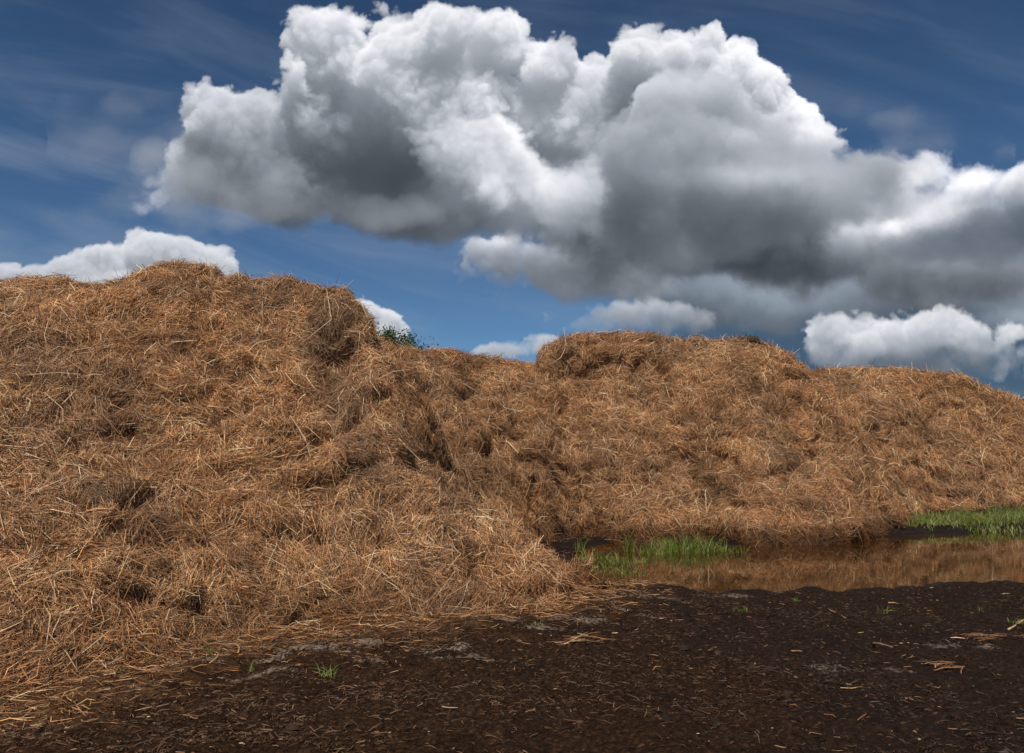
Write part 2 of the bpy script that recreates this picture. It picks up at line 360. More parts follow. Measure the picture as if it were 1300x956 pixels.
def mat_matted():
    m, b = new_mat('matted_straw'); p = obj_co(); t = ATTR('tint')
    q = VM('MULTIPLY', p, (1.0, 1.0, 0.35))
    n1 = NOISE(q, 28.0, 4, 0.65, 1.5); n2 = NOISE(p, 2.2, 4, 0.6)
    c = RAMP(n1, [(0.30, (0.045, 0.021, 0.010)), (0.50, (0.15, 0.074, 0.034)), (0.70, (0.36, 0.19, 0.088))])
    c = MIXC(MR(n2, 0.45, 0.75, 0.0, 0.5), c, (0.07, 0.04, 0.022, 1))
    c = MIXC(1.0, c, t, 'MULTIPLY')
    P_(b, 'Base Color', c); P_(b, 'Roughness', 0.9); P_(b, 'Specular IOR Level', 0.1)
    P_(b, 'Normal', BUMP(n1, 1.0, 0.06))
    return m
def mat_mud():
    m, b = new_mat('mud'); p = obj_co(); t = SEP(ATTR('tint'))      # x: fibre from the heap, y: wetness, z: pale blotches
    n1 = NOISE(p, 3.0, 6, 0.65); n2 = NOISE(p, 26.0, 5, 0.7, 0.6); n3 = NOISE(p, 90.0, 3, 0.7); n4 = NOISE(p, 0.9, 4, 0.55)
    base = RAMP(n2, [(0.32, (0.006, 0.0035, 0.0025)), (0.50, (0.026, 0.0135, 0.0080)), (0.64, (0.060, 0.031, 0.017)), (0.78, (0.14, 0.080, 0.045))])
    fib = RAMP(n2, [(0.30, (0.030, 0.014, 0.007)), (0.52, (0.105, 0.052, 0.025)), (0.75, (0.24, 0.135, 0.062))])
    c = MIXC(MR(M('ADD', t[0], M('MULTIPLY', M('SUBTRACT', n1, 0.5), 1.6)), 0.25, 0.85), base, fib)
    c = MIXC(MR(n4, 0.50, 0.70, 0.0, 0.55), c, (0.010, 0.007, 0.006, 1))
    speck = MR(n3, 0.67, 0.76, 0.0, 0.7)
    c = MIXC(speck, c, (0.17, 0.125, 0.09, 1))
    blotch = MR(M('ADD', t[2], M('ADD', M('MULTIPLY', M('SUBTRACT', n2, 0.5), 2.6), M('MULTIPLY', M('SUBTRACT', n1, 0.5), 1.6))), 0.50, 1.0)
    c = MIXC(M('MULTIPLY', blotch, MR(n3, 0.35, 0.55, 0.55, 1.0)), c, (0.26, 0.20, 0.155, 1))
    c = MIXC(M('MULTIPLY', t[1], 1.0), c, (0.0065, 0.0042, 0.0032, 1))
    P_(b, 'Base Color', c)
    P_(b, 'Roughness', M('MULTIPLY_ADD', M('MULTIPLY', t[1], t[1]), -0.45, MR(n1, 0.3, 0.7, 0.92, 0.72)))
    P_(b, 'Specular IOR Level', M('MULTIPLY_ADD', M('MULTIPLY', t[1], t[1]), 0.22, 0.03))
    P_(b, 'Normal', BUMP(M('ADD', n2, M('MULTIPLY', n3, 0.4)), 0.9, 0.03))
    return m
def mat_water():
    m, b = new_mat('puddle_water'); p = obj_co()
    n = NOISE(VM('MULTIPLY', p, (1.0, 0.6, 1.0)), 5.0, 3, 0.5); n2 = NOISE(p, 0.8, 3, 0.5)
    P_(b, 'Base Color', MIXC(MR(n2, 0.4, 0.65), (0.046, 0.019, 0.0045, 1), (0.024, 0.011, 0.003, 1)))
    P_(b, 'Roughness', 0.025); P_(b, 'IOR', 1.33); P_(b, 'Specular IOR Level', 0.42)
    P_(b, 'Normal', BUMP(n, 0.06, 0.02))
    return m
def mat_tint(name, rough=0.6, spec=0.3, trans=0.0):
    m, b = new_mat(name); P_(b, 'Base Color', ATTR('tint')); P_(b, 'Roughness', rough); P_(b, 'Specular IOR Level', spec)
    if trans:
        t = NT.nodes.new('ShaderNodeBsdfTranslucent'); plug(t.inputs[0], ATTR('tint'))
        mx = NT.nodes.new('ShaderNodeMixShader'); mx.inputs[0].default_value = trans
        NT.links.new(b.outputs[0], mx.inputs[1]); NT.links.new(t.outputs[0], mx.inputs[2])
        NT.links.new(mx.outputs[0], NT.nodes.get('Material Output').inputs[0])
    return m
def mat_bark():
    m, b = new_mat('bark'); p = obj_co(); n = NOISE(p, 9.0, 5, 0.65)
    P_(b, 'Base Color', RAMP(n, [(0.3, (0.03, 0.022, 0.015)), (0.7, (0.13, 0.10, 0.07))])); P_(b, 'Roughness', 0.9); P_(b, 'Normal', BUMP(n, 0.8, 0.03))
    return m
# ------------------------------------------------------------------ ground
POOL = [(724, 738), (760, 742), (830, 744), (900, 749), (980, 749), (1060, 748), (1120, 745), (1200, 739), (1300, 737), (1480, 734), (1640, 730),
        (1620, 668), (1480, 669), (1300, 672), (1180, 675), (1090, 681), (1010, 688), (920, 689), (840, 685), (770, 684), (735, 690), (716, 702), (716, 722)]
POOLW = np.array([gp(*p)[:2] for p in POOL])
WATER_Z = -0.035
def poly_sd(X, Yv, poly):
    """signed distance to a polygon, positive inside"""
    d = np.full(X.shape, 1e9); ins = np.zeros(X.shape, bool)
    n = len(poly)
    for i in range(n):
        a = poly[i]; b = poly[(i + 1) % n]; e = b - a
        wx = X - a[0]; wy = Yv - a[1]
        t = np.clip((wx * e[0] + wy * e[1]) / (e @ e), 0, 1)
        d = np.minimum(d, (wx - e[0] * t) ** 2 + (wy - e[1] * t) ** 2)
        c = (a[1] > Yv) != (b[1] > Yv)
        with np.errstate(divide='ignore', invalid='ignore'):
            xi = (b[0] - a[0]) * (Yv - a[1]) / (b[1] - a[1] + 1e-12) + a[0]
        ins ^= c & (X < xi)
    d = np.sqrt(d)
    return np.where(ins, d, -d)
def ground_z(X, Yv, fine=True):
    P = np.stack([X, Yv, np.zeros_like(X)], 1)
    sd = poly_sd(X, Yv, POOLW) + 0.13 * fbm(P, 1.0, 4, 5) - 0.10 
    near = np.exp(-((Yv - 10) / 22.0) ** 2)
    lump = (0.024 * fbm(P, 1.7, 3, 11) * sstep((-sd - 0.2) / 1.5) + (0.038 * fbm(P, 0.45, 3, 23) + 0.026 * np.abs(fbm(P, 0.11, 2, 29)) * sstep(-sd / 0.5) if fine else 0)) * near
    shallow = 1 - 0.55 * sstep((2.6 - X) / 2.0)
    z = lump + 0.012 - sstep((sd + 0.35) / 1.1) * 0.17 * shallow
    # the far bank: a low dark lip, then a gentle rise under the grass
    far = sstep((Yv - 15.5) / 2.0) * sstep((X - 4.2) / 2.5)
    z = z + far * (0.10 * sstep((-sd - 0.02) / 0.3) + 0.30 * sstep((-sd) / 6.0))
    z = z + 0.10 * fbm(P, 60.0, 2, 31) * sstep((np.hypot(X, Yv) - 45) / 60)
    return z, sd
def build_ground():
    ys = [-60, -30, -12, -5, 0, 2.0, 3.2]; y = 4.0
    while y < 20: ys.append(y); y += 0.022 * (y / 5.0) ** 1.15
    while y < 4500: ys.append(y); y += 0.14 * (y / 20.0) ** 1.7
    ys = np.array(ys)
    xs = list(np.arange(-7, 9.5, 0.035)); x = 9.5; s = 0.05
    R = []
    while x < 4000: R.append(x); x += s; s *= 1.09 if x > 16 else 1.01
    x = -7.0; s = 0.06; Lq = []
    while x > -4000: x -= s; Lq.append(x); s *= 1.15
    xs = np.array(sorted(Lq) + xs + R)
    Yg, Xg = np.meshgrid(ys, xs, indexing='ij'); X = Xg.ravel(); Yv = Yg.ravel()
    z, sd = ground_z(X, Yv)
    ny, nx = len(ys), len(xs)
    i = np.arange(ny - 1)[:, None] * nx + np.arange(nx - 1)[None]
    quads = np.stack([i, i + 1, i + nx + 1, i + nx], -1).reshape(-1, 4)
    # what lies in the mud: fibre from the heap, wetness, pale blotches
    dA = -poly_sd(X, Yv, TOE_A)
    fib = np.exp(-np.clip(dA, 0, 99) / 0.75) * 0.8 + 0.10
    fib = np.where(Yv > 14, 0.25, fib)
    wet = sstep((sd + 0.9) / 0.9) * 0.9
    P = np.stack([X, Yv, z], 1)
    wet = np.maximum(wet, 0.42 * sstep((X + 0.3 + 0.9 * fbm(P, 1.6, 4, 37)) / 3.0) * (Yv < 14))
    blotch = np.zeros_like(X)
    for (px, py, rx, ry) in [(400, 826, 60, 7), (470, 815, 30, 5), (345, 836, 25, 5), (470, 842, 22, 5), (640, 792, 40, 5), (690, 802, 40, 4), (715, 786, 50, 4), (770, 778, 40, 3), (835, 786, 25, 3), (745, 790, 30, 4),
                             (245, 842, 40, 5), (175, 850, 30, 5), (1100, 855, 60, 6), (1220, 828, 60, 4), (1060, 852, 40, 5), (1250, 814, 45, 3), (570, 828, 40, 5), (330, 860, 50, 5), (660, 770, 30, 3), (590, 838, 50, 4), (820, 762, 60, 2), (930, 757, 60, 2)]:
        c = gp(px, py); e = gp(px, py + ry); rxx = rx / FPX * c[1]; ryy = abs(c[1] - e[1])
        q = np.sqrt(((X - c[0]) / rxx) ** 2 + ((Yv - c[1]) / ryy) ** 2)
        blotch = np.maximum(blotch, sstep(1.45 - q) * (0.80 if px < 500 else 0.70))
    return tag(mesh_np('ground', P, quads, mat=MAT['mud'], col=np.stack([fib, wet, blotch], 1), smooth=True), kind='structure')
def build_water():
    n = len(POOLW)
    c = POOLW.mean(0); out = c + (POOLW - c) * 1.0
    nx, ny = 60, 24
    xs = np.linspace(POOLW[:, 0].min() - 1.0, POOLW[:, 0].max(), nx); ys = np.linspace(POOLW[:, 1].min() - 1.0, POOLW[:, 1].max() + 1.5, ny)
    X, Yv = np.meshgrid(xs, ys); v = np.stack([X.ravel(), Yv.ravel(), np.full(X.size, WATER_Z)], 1)
    i = np.arange(ny - 1)[:, None] * nx + np.arange(nx - 1)[None]
    quads = np.stack([i, i + 1, i + nx + 1, i + nx], -1).reshape(-1, 4)
    return tag(mesh_np('water', v, quads, mat=MAT['water'], smooth=True), kind='structure')

# ------------------------------------------------------------------ straw
def ribbons(C, T, N, L, W, H, bow, bend, col, taper=0.75, droop=None):
    """one bent ribbon per straw: centre, direction, outward normal, half length, half width, lift, bow, sideways bend"""
    B = norm(np.cross(N, T)); n = len(C)
    s = np.array([-1.0, -0.15, 1.0])
    ss = s[None, :, None]
    pos = C[:, None] + T[:, None] * (L[:, None, None] * ss) + N[:, None] * (H[:, None, None] + bow[:, None, None] * (1 - ss ** 2)) + B[:, None] * (bend[:, None, None] * ss ** 2)
    if droop is not None: pos[:, :, 2] -= droop[:, None] * (s[None] ** 2)
    roll = RNG.uniform(-1.0, 1.0, n)
    side = norm(B * np.cos(roll)[:, None] + N * np.sin(roll)[:, None])
    wv = W[:, None, None] * np.array([taper, 1.0, taper * .7])[None, :, None] * side[:, None]
    v = np.stack([pos - wv, pos + wv], 2).reshape(n * 6, 3)
    b = (np.arange(n) * 6)[:, None]
    q = np.concatenate([b + np.array([0, 1, 3, 2]), b + np.array([2, 3, 5, 4])], 0)
    return v, q, np.repeat(col, 6, 0)
PAL = np.array([[0.60, 0.345, 0.168], [0.43, 0.216, 0.104], [0.26, 0.113, 0.054], [0.78, 0.58, 0.39], [0.085, 0.042, 0.026], [0.43, 0.195, 0.080]])
def straw_cols(n, pr=(0.21, 0.30, 0.24, 0.08, 0.10, 0.07)):
    k = RNG.choice(6, n, p=np.array(pr) / sum(pr))
    return PAL[k] * np.array([1.02, 0.985, 0.90]) * RNG.uniform(0.50, 1.30, (n, 1))
# weathered places, plus shade of hollows and flanks painted into the straw: (px, py, rx, ry, amount)
ROT_SHADE = [(425, 435, 34, 34, .85), (412, 480, 20, 36, .7), (432, 520, 18, 36, .8), (450, 560, 18, 34, .75), (478, 600, 30, 26, .6), (510, 560, 22, 30, .5), (460, 500, 30, 25, .4), (170, 405, 26, 18, .5), (95, 410, 34, 12, .45), (285, 473, 24, 16, .5), (225, 370, 30, 16, .3),
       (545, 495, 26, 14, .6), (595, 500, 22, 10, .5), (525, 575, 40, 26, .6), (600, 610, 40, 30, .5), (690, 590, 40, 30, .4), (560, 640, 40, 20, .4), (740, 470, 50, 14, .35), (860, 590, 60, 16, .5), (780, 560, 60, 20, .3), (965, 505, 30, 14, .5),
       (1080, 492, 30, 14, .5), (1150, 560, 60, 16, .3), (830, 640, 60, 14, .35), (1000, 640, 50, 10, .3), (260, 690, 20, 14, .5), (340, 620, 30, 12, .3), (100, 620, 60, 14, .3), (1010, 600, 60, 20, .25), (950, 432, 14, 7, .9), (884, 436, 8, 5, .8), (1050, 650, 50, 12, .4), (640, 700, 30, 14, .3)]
def rot_shade_amount(P):  # how far weathering and painted shade darken each point
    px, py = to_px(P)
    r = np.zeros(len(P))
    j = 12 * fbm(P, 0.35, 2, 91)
    for (x, y, rx, ry, a) in ROT_SHADE:
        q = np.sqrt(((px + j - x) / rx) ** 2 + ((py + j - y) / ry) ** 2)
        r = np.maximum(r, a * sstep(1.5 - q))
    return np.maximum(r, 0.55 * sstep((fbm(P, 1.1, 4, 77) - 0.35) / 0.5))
def sample_mesh(V_, F_, Nrm, n, w):
    """points scattered over quads with given weights"""
    p = w / w.sum(); k = RNG.choice(len(F_), n, p=p)
    a, b = RNG.random(n)[:, None], RNG.random(n)[:, None]
    q = F_[k]
    P = (V_[q[:, 0]] * (1 - a) + V_[q[:, 1]] * a) * (1 - b) + (V_[q[:, 3]] * (1 - a) + V_[q[:, 2]] * a) * b
    N = norm((Nrm[q[:, 0]] * (1 - a) + Nrm[q[:, 1]] * a) * (1 - b) + (Nrm[q[:, 3]] * (1 - a) + Nrm[q[:, 2]] * a) * b)
    return P, N
def face_data(V_, F_):
    e1 = V_[F_[:, 2]] - V_[F_[:, 0]]; e2 = V_[F_[:, 3]] - V_[F_[:, 1]]
    fn = np.cross(e1, e2); ar = np.linalg.norm(fn, axis=1) * .5
    return norm(fn), ar, V_[F_].mean(1)
def cover_with_straw(V_, F_, Nrm, n, size, name, parent, lift=0.05, wild=0.30, seed=0, gmin=0.12, dark_min=0.0, org=None):
    fn, ar, fc = face_data(V_, F_)
    cam = np.array([0, 0, CAM_H]); view = norm(cam - fc)
    vis = (fn * view).sum(1)
    w = ar * np.where(vis > -0.15, 0.35 + 0.65 * np.clip(vis + .3, 0, 1), gmin) * (fc[:, 2] > -0.05)
    dist = np.linalg.norm(fc - cam, axis=1); w = w * (dist.mean() / dist) ** 0.8
    P, N = sample_mesh(V_, F_, Nrm, n, w)
    up = np.array([0, 0, 1.0])
    down = norm(-(up - N * N[:, 2:3]) + 1e-6); side = np.cross(N, down)
    # straws lie in wisps: neighbours share a direction
    a = 1.5 * fbm(P, 0.9, 2, 41 + seed) + 1.9 * noise3(P, 0.28, 43 + seed)
    a = a + RNG.normal(0, 0.38, n)
    r = RNG.random(n) < wild; a[r] = RNG.uniform(-np.pi, np.pi, r.sum())
    T = norm(down * np.cos(a)[:, None] + side * np.sin(a)[:, None])
    tilt = RNG.normal(0, 0.16, n); s2 = RNG.random(n) < 0.14; tilt[s2] = RNG.uniform(-0.8, 0.8, s2.sum())
    T = norm(T * np.cos(tilt)[:, None] + N * np.sin(tilt)[:, None])
    N2 = norm(N - T * (N * T).sum(1)[:, None])
    L = size * RNG.gamma(4.0, 0.25, n) * 0.5
    L = np.clip(L, size * .12, size * 1.3)
    big = RNG.random(n) < 0.005
    L[big] *= 1.8
    dd = np.linalg.norm(P - cam, axis=1)
    W = (0.0021 + 0.00009 * dd) * RNG.uniform(0.6, 1.35, n); W[big] *= 1.6
    H = lift * RNG.random(n) ** 1.6 + 0.004
    bow = L * RNG.normal(0.10, 0.16, n); bend = L * RNG.normal(0, 0.30, n)
    col = straw_cols(n)
    ro = np.maximum(rot_shade_amount(P), dark_min)[:, None] * RNG.uniform(0.4, 1.0, (n, 1))
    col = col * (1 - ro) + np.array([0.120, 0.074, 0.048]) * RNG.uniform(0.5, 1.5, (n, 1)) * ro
    tone = 1 + 0.26 * fbm(P, 0.7, 3, 61 + seed)[:, None] + 0.22 * fbm(P * np.array([1.6, 1.0, 0.5]), 0.5, 3, 68 + seed)[:, None]
    warm = fbm(P, 1.7, 3, 66 + seed)[:, None]
    col = col * tone * (1 + warm * np.array([0.0, 0.045, 0.10]))
    col[big] = np.array([0.62, 0.44, 0.26]) * RNG.uniform(.7, 1.15, (big.sum(), 1))
    # damp, darker straw in the last hand's breadth above the ground
    damp = sstep(1 - (P[:, 2:3] - 0.05) / 0.40) * np.where(P[:, 1:2] > 15, 0.66, 0.30)
    col = col * (1 - damp * np.array([1.0, 1.1, 1.2]))
    v, q, c = ribbons(P, T, N2, L, W, H, bow, bend, np.clip(col, 0.01, 0.9))
    o = mesh_np(name, v, q, mat=MAT['straw'], col=c, parent=parent, loc=np.array(parent.location) if org is None else np.array(org))
    tag(o, kind='stuff')
    return o
def interp_stations(st, n):
    st = np.array(st, float)
    d = np.r_[0, np.cumsum(np.linalg.norm(np.diff(st[:, :3], axis=0), axis=1) + 1e-6)]
    u = np.linspace(0, d[-1], n)
    # smoothed polyline
    A = np.stack([np.interp(u, d, st[:, k]) for k in range(st.shape[1])], 1)
    k = max(3, n // 120) | 1; ker = np.hanning(k + 2)[1:-1]; ker /= ker.sum()
    pad = k // 2
    return np.stack([np.convolve(np.r_[np.full(pad, A[0, c]), A[:, c], np.full(pad, A[-1, c])], ker, 'valid') for c in range(A.shape[1])], 1)
def heap_surface(stations, ns, nt, nb, bulge=0.35, seed=0, amp=1.0, dents=(), foot=0.0):
    """stations: (ridge xyz, front toe xy, back toe xy); a slope lofted from toe to crest and down behind"""
    S = interp_stations([list(r) + list(t[:2]) + list(b[:2]) for r, t, b in stations], ns)
    R = S[:, :3]; Tt = S[:, 3:5]; Bk = S[:, 5:7]
    q = np.linspace(0, 1, nt)[None, :, None]
    z0 = -0.12
    zf = (1 - bulge) * q + bulge * np.sin(q * np.pi / 2)
    zf = zf * (1 - foot * (1 - q) ** 2)
    fx = Tt[:, None] * (1 - q) + R[:, None, :2] * q
    fz = z0 + (R[:, None, 2:3] - z0) * zf
    front = np.concatenate([fx, fz], 2)
    qb = np.linspace(0, 1, nb + 1)[1:][None, :, None]
    bx = R[:, None, :2] * (1 - qb) + Bk[:, None] * qb
    bz = z0 + (R[:, None, 2:3] - z0) * (1 - ((1 - bulge) * qb + bulge * (1 - np.cos(qb * np.pi / 2))))
    G = np.concatenate([front, np.concatenate([bx, bz], 2)], 1)
    nn = nt + nb
    def normals(G):
        du = np.gradient(G, axis=0); dv = np.gradient(G, axis=1); return norm(np.cross(du, dv))
    for it in range(1):
        N = normals(G); P = G.reshape(-1, 3); Nf = N.reshape(-1, 3)
        tt = np.tile(np.r_[np.linspace(0, 1, nt), np.linspace(1, 0, nb + 1)[1:]], ns)
        crest = 1 - 0.65 * sstep((tt - 0.86) / 0.14)
        edge = sstep(tt / 0.06) * 0.85 + 0.15
        big = 0.20 * noise3(P, 1.9, 1 + seed) + 0.09 * noise3(P, 0.85, 2 + seed)
        # draped shelves that swell downwards and then fall away
        ph = -P[:, 2] / 0.85 + 1.0 * noise3(P, 1.6, 3 + seed) + 0.35 * noise3(P, 0.5, 4 + seed)
        x = ph - np.floor(ph); saw = np.where(x < 0.82, sstep(x / 0.82), sstep((1 - x) / 0.18))
        ms = sstep((noise3(P, 1.3, 5 + seed) + 0.25) / 0.6)
        shelf = 0.16 * (saw - 0.5) * ms
        hole = -0.16 * sstep((fbm(P, 0.40, 2, 7 + seed) - 0.55) / 0.30)
        small = 0.080 * noise3(P, 0.38, 8 + seed) + 0.065 * noise3(P, 0.17, 9 + seed) + 0.032 * noise3(P, 0.08, 10 + seed)
        D = ((big + shelf) * crest + hole * crest + small * (0.5 + 0.5 * crest)) * edge * amp
        px, py = to_px(P)
        fr = (Nf[:, 1] < 0.3)
        for (x0, y0, rx, ry, a) in dents:
            g = np.exp(-(((px - x0) / rx) ** 2 + ((py - y0) / ry) ** 2)); D = D + np.where(fr, a * g, 0)
        P = P + Nf * D[:, None]
        G = P.reshape(ns, nn, 3)
    N = normals(G)
    i = (np.arange(ns - 1)[:, None] * nn + np.arange(nn - 1)[None])
    F_ = np.stack([i, i + nn, i + nn + 1, i + 1], -1).reshape(-1, 4)
    V_ = G.reshape(-1, 3); Nv = N.reshape(-1, 3)
    return V_, F_, Nv
def flip_check(V_, F_, N):
    if N[:, 2].mean() < 0: N = -N; F_ = F_[:, ::-1]
    return V_, F_, N
def heap(label, stations, ns, nt, nb, nstraw, size, seed, base, dents=(), amp=1.0, bulge=0.35, lift=0.05, foot=0.0):
    V_, F_, N = flip_check(*heap_surface(stations, ns, nt, nb, bulge, seed, amp, dents, foot))
    root = empty('straw_heap', base); tag(root, label, 'straw heap', 'heaps of old straw behind the puddle')
    ro = rot_shade_amount(V_)[:, None]
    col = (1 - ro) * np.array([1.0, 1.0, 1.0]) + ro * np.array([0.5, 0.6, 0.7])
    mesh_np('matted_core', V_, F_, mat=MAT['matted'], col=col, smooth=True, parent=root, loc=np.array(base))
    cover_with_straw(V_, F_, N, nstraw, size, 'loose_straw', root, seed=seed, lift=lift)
    return root, V_, F_, N
def g2(px, py, z=0.0): return gp(px, py, z)[:2]
def back(r, dx, dy, k=1.25):
    h = max(r[2], 0.3); return np.array([r[0] + dx * h * k, r[1] + dy * h * k])
SA = []
def _a(r, t, b=None, d=(0.0, 1.0), k=1.25): SA.append((r, np.asarray(t, float), back(r, *d, k) if b is None else b))
_a(at(-760, 470, 12.0), (-14.5, 5.0)); _a(at(-480, 410, 13.2), (-10.0, 4.6)); _a(at(-200, 378, 14.2), (-6.4, 4.7)); _a(at(-60, 362, 14.5), (-4.4, 4.95)); _a(at(0, 357, 14.6), g2(0, 905))
_a(at(60, 354, 14.6), g2(60, 885)); _a(at(130, 361, 14.6), g2(135, 862)); _a(at(165, 349, 14.8), g2(180, 842)); _a(at(195, 337, 15.0), g2(230, 832)); _a(at(228, 331, 15.2), g2(280, 822))
_a(at(255, 341, 15.2), g2(330, 812)); _a(at(295, 353, 15.0), g2(390, 806)); _a(at(350, 355, 14.8), g2(450, 800), d=(0.2, 0.98)); _a(at(400, 370, 14.5), g2(510, 795), d=(0.4, 0.92))
_a(at(436, 374, 14.2), g2(560, 790), d=(0.6, 0.8), k=0.9); _a(at(456, 388, 14.0), g2(590, 787), d=(0.65, 0.76), k=0.8); _a(at(460, 434, 13.7), g2(612, 784), d=(0.65, 0.76), k=0.8)
_a(at(468, 500, 13.3), g2(640, 781), d=(0.65, 0.76), k=0.8); _a(at(505, 575, 12.7), g2(668, 777), d=(0.64, 0.77), k=0.8); _a(at(560, 612, 12.3), g2(692, 773), d=(0.64, 0.77), k=0.9)
_a(at(635, 655, 11.7), g2(726, 768), d=(0.64, 0.77), k=1.0); _a(at(700, 700, 11.3), g2(756, 759), d=(0.64, 0.77), k=1.0); _a(at(745, 728, 11.2), g2(776, 748), d=(0.7, 0.7), k=0.8)
SA.append((np.array([*g2(782, 745), -0.10]), g2(783, 746), g2(783, 744)))
TOE_A = np.array([s[1] for s in SA] + [s[2] for s in SA][::-1])

# ------------------------------------------------------------------ what lies and grows on the mud
def on_ground(X, Yv):
    z, sd = ground_z(X, Yv); return z, sd
def build_litter():
    """loose straws lying on the mud, thick along the foot of the near heap"""
    n = 90000
    X = RNG.uniform(-8, 10, n); Yv = 4.6 + 9.0 * RNG.random(n) ** 1.2
    d = -poly_sd(X, Yv, TOE_A)
    P0 = np.stack([X, Yv, X * 0], 1)
    w = 0.95 * np.exp(-np.clip(d, 0, 99) / 0.38) + 0.10 * np.exp(-np.clip(d, 0, 99) / 1.6) + 0.012 + 0.10 * sstep((fbm(P0, 0.8, 3, 55) - 0.45) / 0.5)
    z, sd = on_ground(X, Yv)
    k = (RNG.random(n) < w) & (d > -0.5) & ((sd < -0.1) | (d < 0.9))
    z = np.maximum(z, WATER_Z + .001)
    X, Yv, z, d = X[k], Yv[k], z[k], d[k]; n = len(X)
    a = RNG.uniform(0, 2 * np.pi, n); T = norm(np.stack([np.cos(a), np.sin(a) * .8, RNG.normal(0, 0.10, n)], 1))
    N = norm(np.stack([RNG.normal(0, .15, n), RNG.normal(0, .15, n), np.ones(n)], 1)); N = norm(N - T * (N * T).sum(1)[:, None])
    far = np.clip(d / 1.2, 0, 1)
    L = RNG.gamma(3.0, 0.030, n) * (1 - 0.70 * far)
    W = RNG.uniform(0.0018, 0.0042, n)
    col = straw_cols(n) * (0.80 - 0.42 * far * RNG.random(n) ** .5)[:, None]
    v, q, c = ribbons(np.stack([X, Yv, z + 0.008 + 0.03 * RNG.random(n) ** 2 * (1 - far * .7)], 1), T, N, L, W, np.zeros(n), L * RNG.normal(.05, .1, n), L * RNG.normal(0, .3, n), np.clip(col, .01, .9))
    tag(mesh_np('straw_litter', v, q, mat=MAT['straw'], col=c), kind='stuff')
    # trodden fibre worked into the mud: short, dull, everywhere
    n = 150000; nb_ = 60000
    X = np.r_[RNG.uniform(-6.5, 11, n), RNG.uniform(0.5, 16, nb_)]; Yv = np.r_[5.0 + 9.0 * RNG.random(n) ** 1.3, RNG.uniform(14.0, 22.5, nb_)]; n += nb_
    z, sd = on_ground(X, Yv); P0 = np.stack([X, Yv, X * 0], 1); d = -poly_sd(X, Yv, TOE_A)
    w = 0.08 + 0.9 * sstep((fbm(P0, 0.9, 4, 57) + 0.1) / 0.8) * (0.45 + np.exp(-np.clip(d, 0, 99) / 1.5))
    k = (RNG.random(n) < w) & (sd < -0.12) & (d > 0)
    X, Yv, z, d = X[k], Yv[k], z[k], d[k]; n = len(X)
    a = RNG.uniform(0, 2 * np.pi, n); T = norm(np.stack([np.cos(a), np.sin(a), RNG.normal(0, 0.25, n)], 1))
    N = np.tile([0, 0, 1.], (n, 1)); N = norm(N - T * (N * T).sum(1)[:, None])
    L = RNG.gamma(2.5, 0.008, n) * np.where(Yv > 14, 3.2, 1); W = RNG.uniform(.0015, .0045, n) * np.where(Yv > 14, 1.8, 1)
    cc = np.array([(.13, .068, .036), (.08, .042, .024), (.045, .025, .016), (.22, .135, .08), (.12, .05, .025), (.08, .075, .03)])[RNG.choice(6, n, p=[.26, .30, .2, .07, .13, .04])] * RNG.uniform(.6, 1.3, (n, 1))
    cc = cc * (0.75 + .7 * np.exp(-d / .8))[:, None] * (1 - .55 * sstep((X + .3) / 3.0) * (Yv < 14))[:, None]
    v, q, c = ribbons(np.stack([X, Yv, z + .004 + .010 * RNG.random(n)], 1), T, N, L, W, np.zeros(n), L * .1, L * RNG.normal(0, .3, n), cc)
    tag(mesh_np('trodden_fibre', v, q, mat=MAT['straw'], col=c), kind='stuff')
def lumps(name, n, xr, yr, smin, smax, cols, seed, keep=None, flat=0.55):
    X = RNG.uniform(*xr, n); u = RNG.random(n); Yv = yr[0] + (yr[1] - yr[0]) * u ** 1.15
    z, sd = on_ground(X, Yv); d = -poly_sd(X, Yv, TOE_A)
    k = (sd < -0.12) & (d > 0.05)
    P0 = np.stack([X, Yv, X * 0], 1)
    if keep: k &= RNG.random(n) < sstep((fbm(P0, 0.7, 3, seed) + keep) / 0.6)
    X, Yv, z = X[k], Yv[k], z[k]; n = len(X)
    s = smin + (smax - smin) * RNG.random(n) ** 4.5
    base = np.array([[1, 0, 0], [0.3, .95, 0], [-0.8, .6, 0], [-0.8, -.6, 0], [.3, -.95, 0], [0.5, 0.2, .8], [-.4, .4, .85], [-.1, -.5, .75]], float)
    tri = np.array([[0, 1, 5], [1, 6, 5], [1, 2, 6], [2, 3, 6], [3, 7, 6], [3, 4, 7], [4, 0, 5], [4, 5, 7], [5, 6, 7]])
    v = base[None] * (1 + RNG.uniform(-.35, .35, (n, 8, 3)))
    a = RNG.uniform(0, 6.3, n); ca, sa = np.cos(a)[:, None], np.sin(a)[:, None]
    x = (v[..., 0] * ca - v[..., 1] * sa) * s[:, None] * RNG.uniform(.8, 1.6, (n, 1)); y = (v[..., 0] * sa + v[..., 1] * ca) * s[:, None]
    zz = v[..., 2] * s[:, None] * flat - 0.004
    P = np.stack([x + X[:, None], y + Yv[:, None], zz + z[:, None]], -1).reshape(-1, 3)
    t = ((np.arange(n) * 8)[:, None, None] + tri[None]).reshape(-1, 3)
    cc = np.array(cols)[RNG.integers(0, len(cols), n)] * RNG.uniform(.7, 1.3, (n, 1))
    tag(mesh_np(name, P, tris=t, mat=MAT['crumb'], col=np.repeat(cc, 8, 0)), kind='stuff')
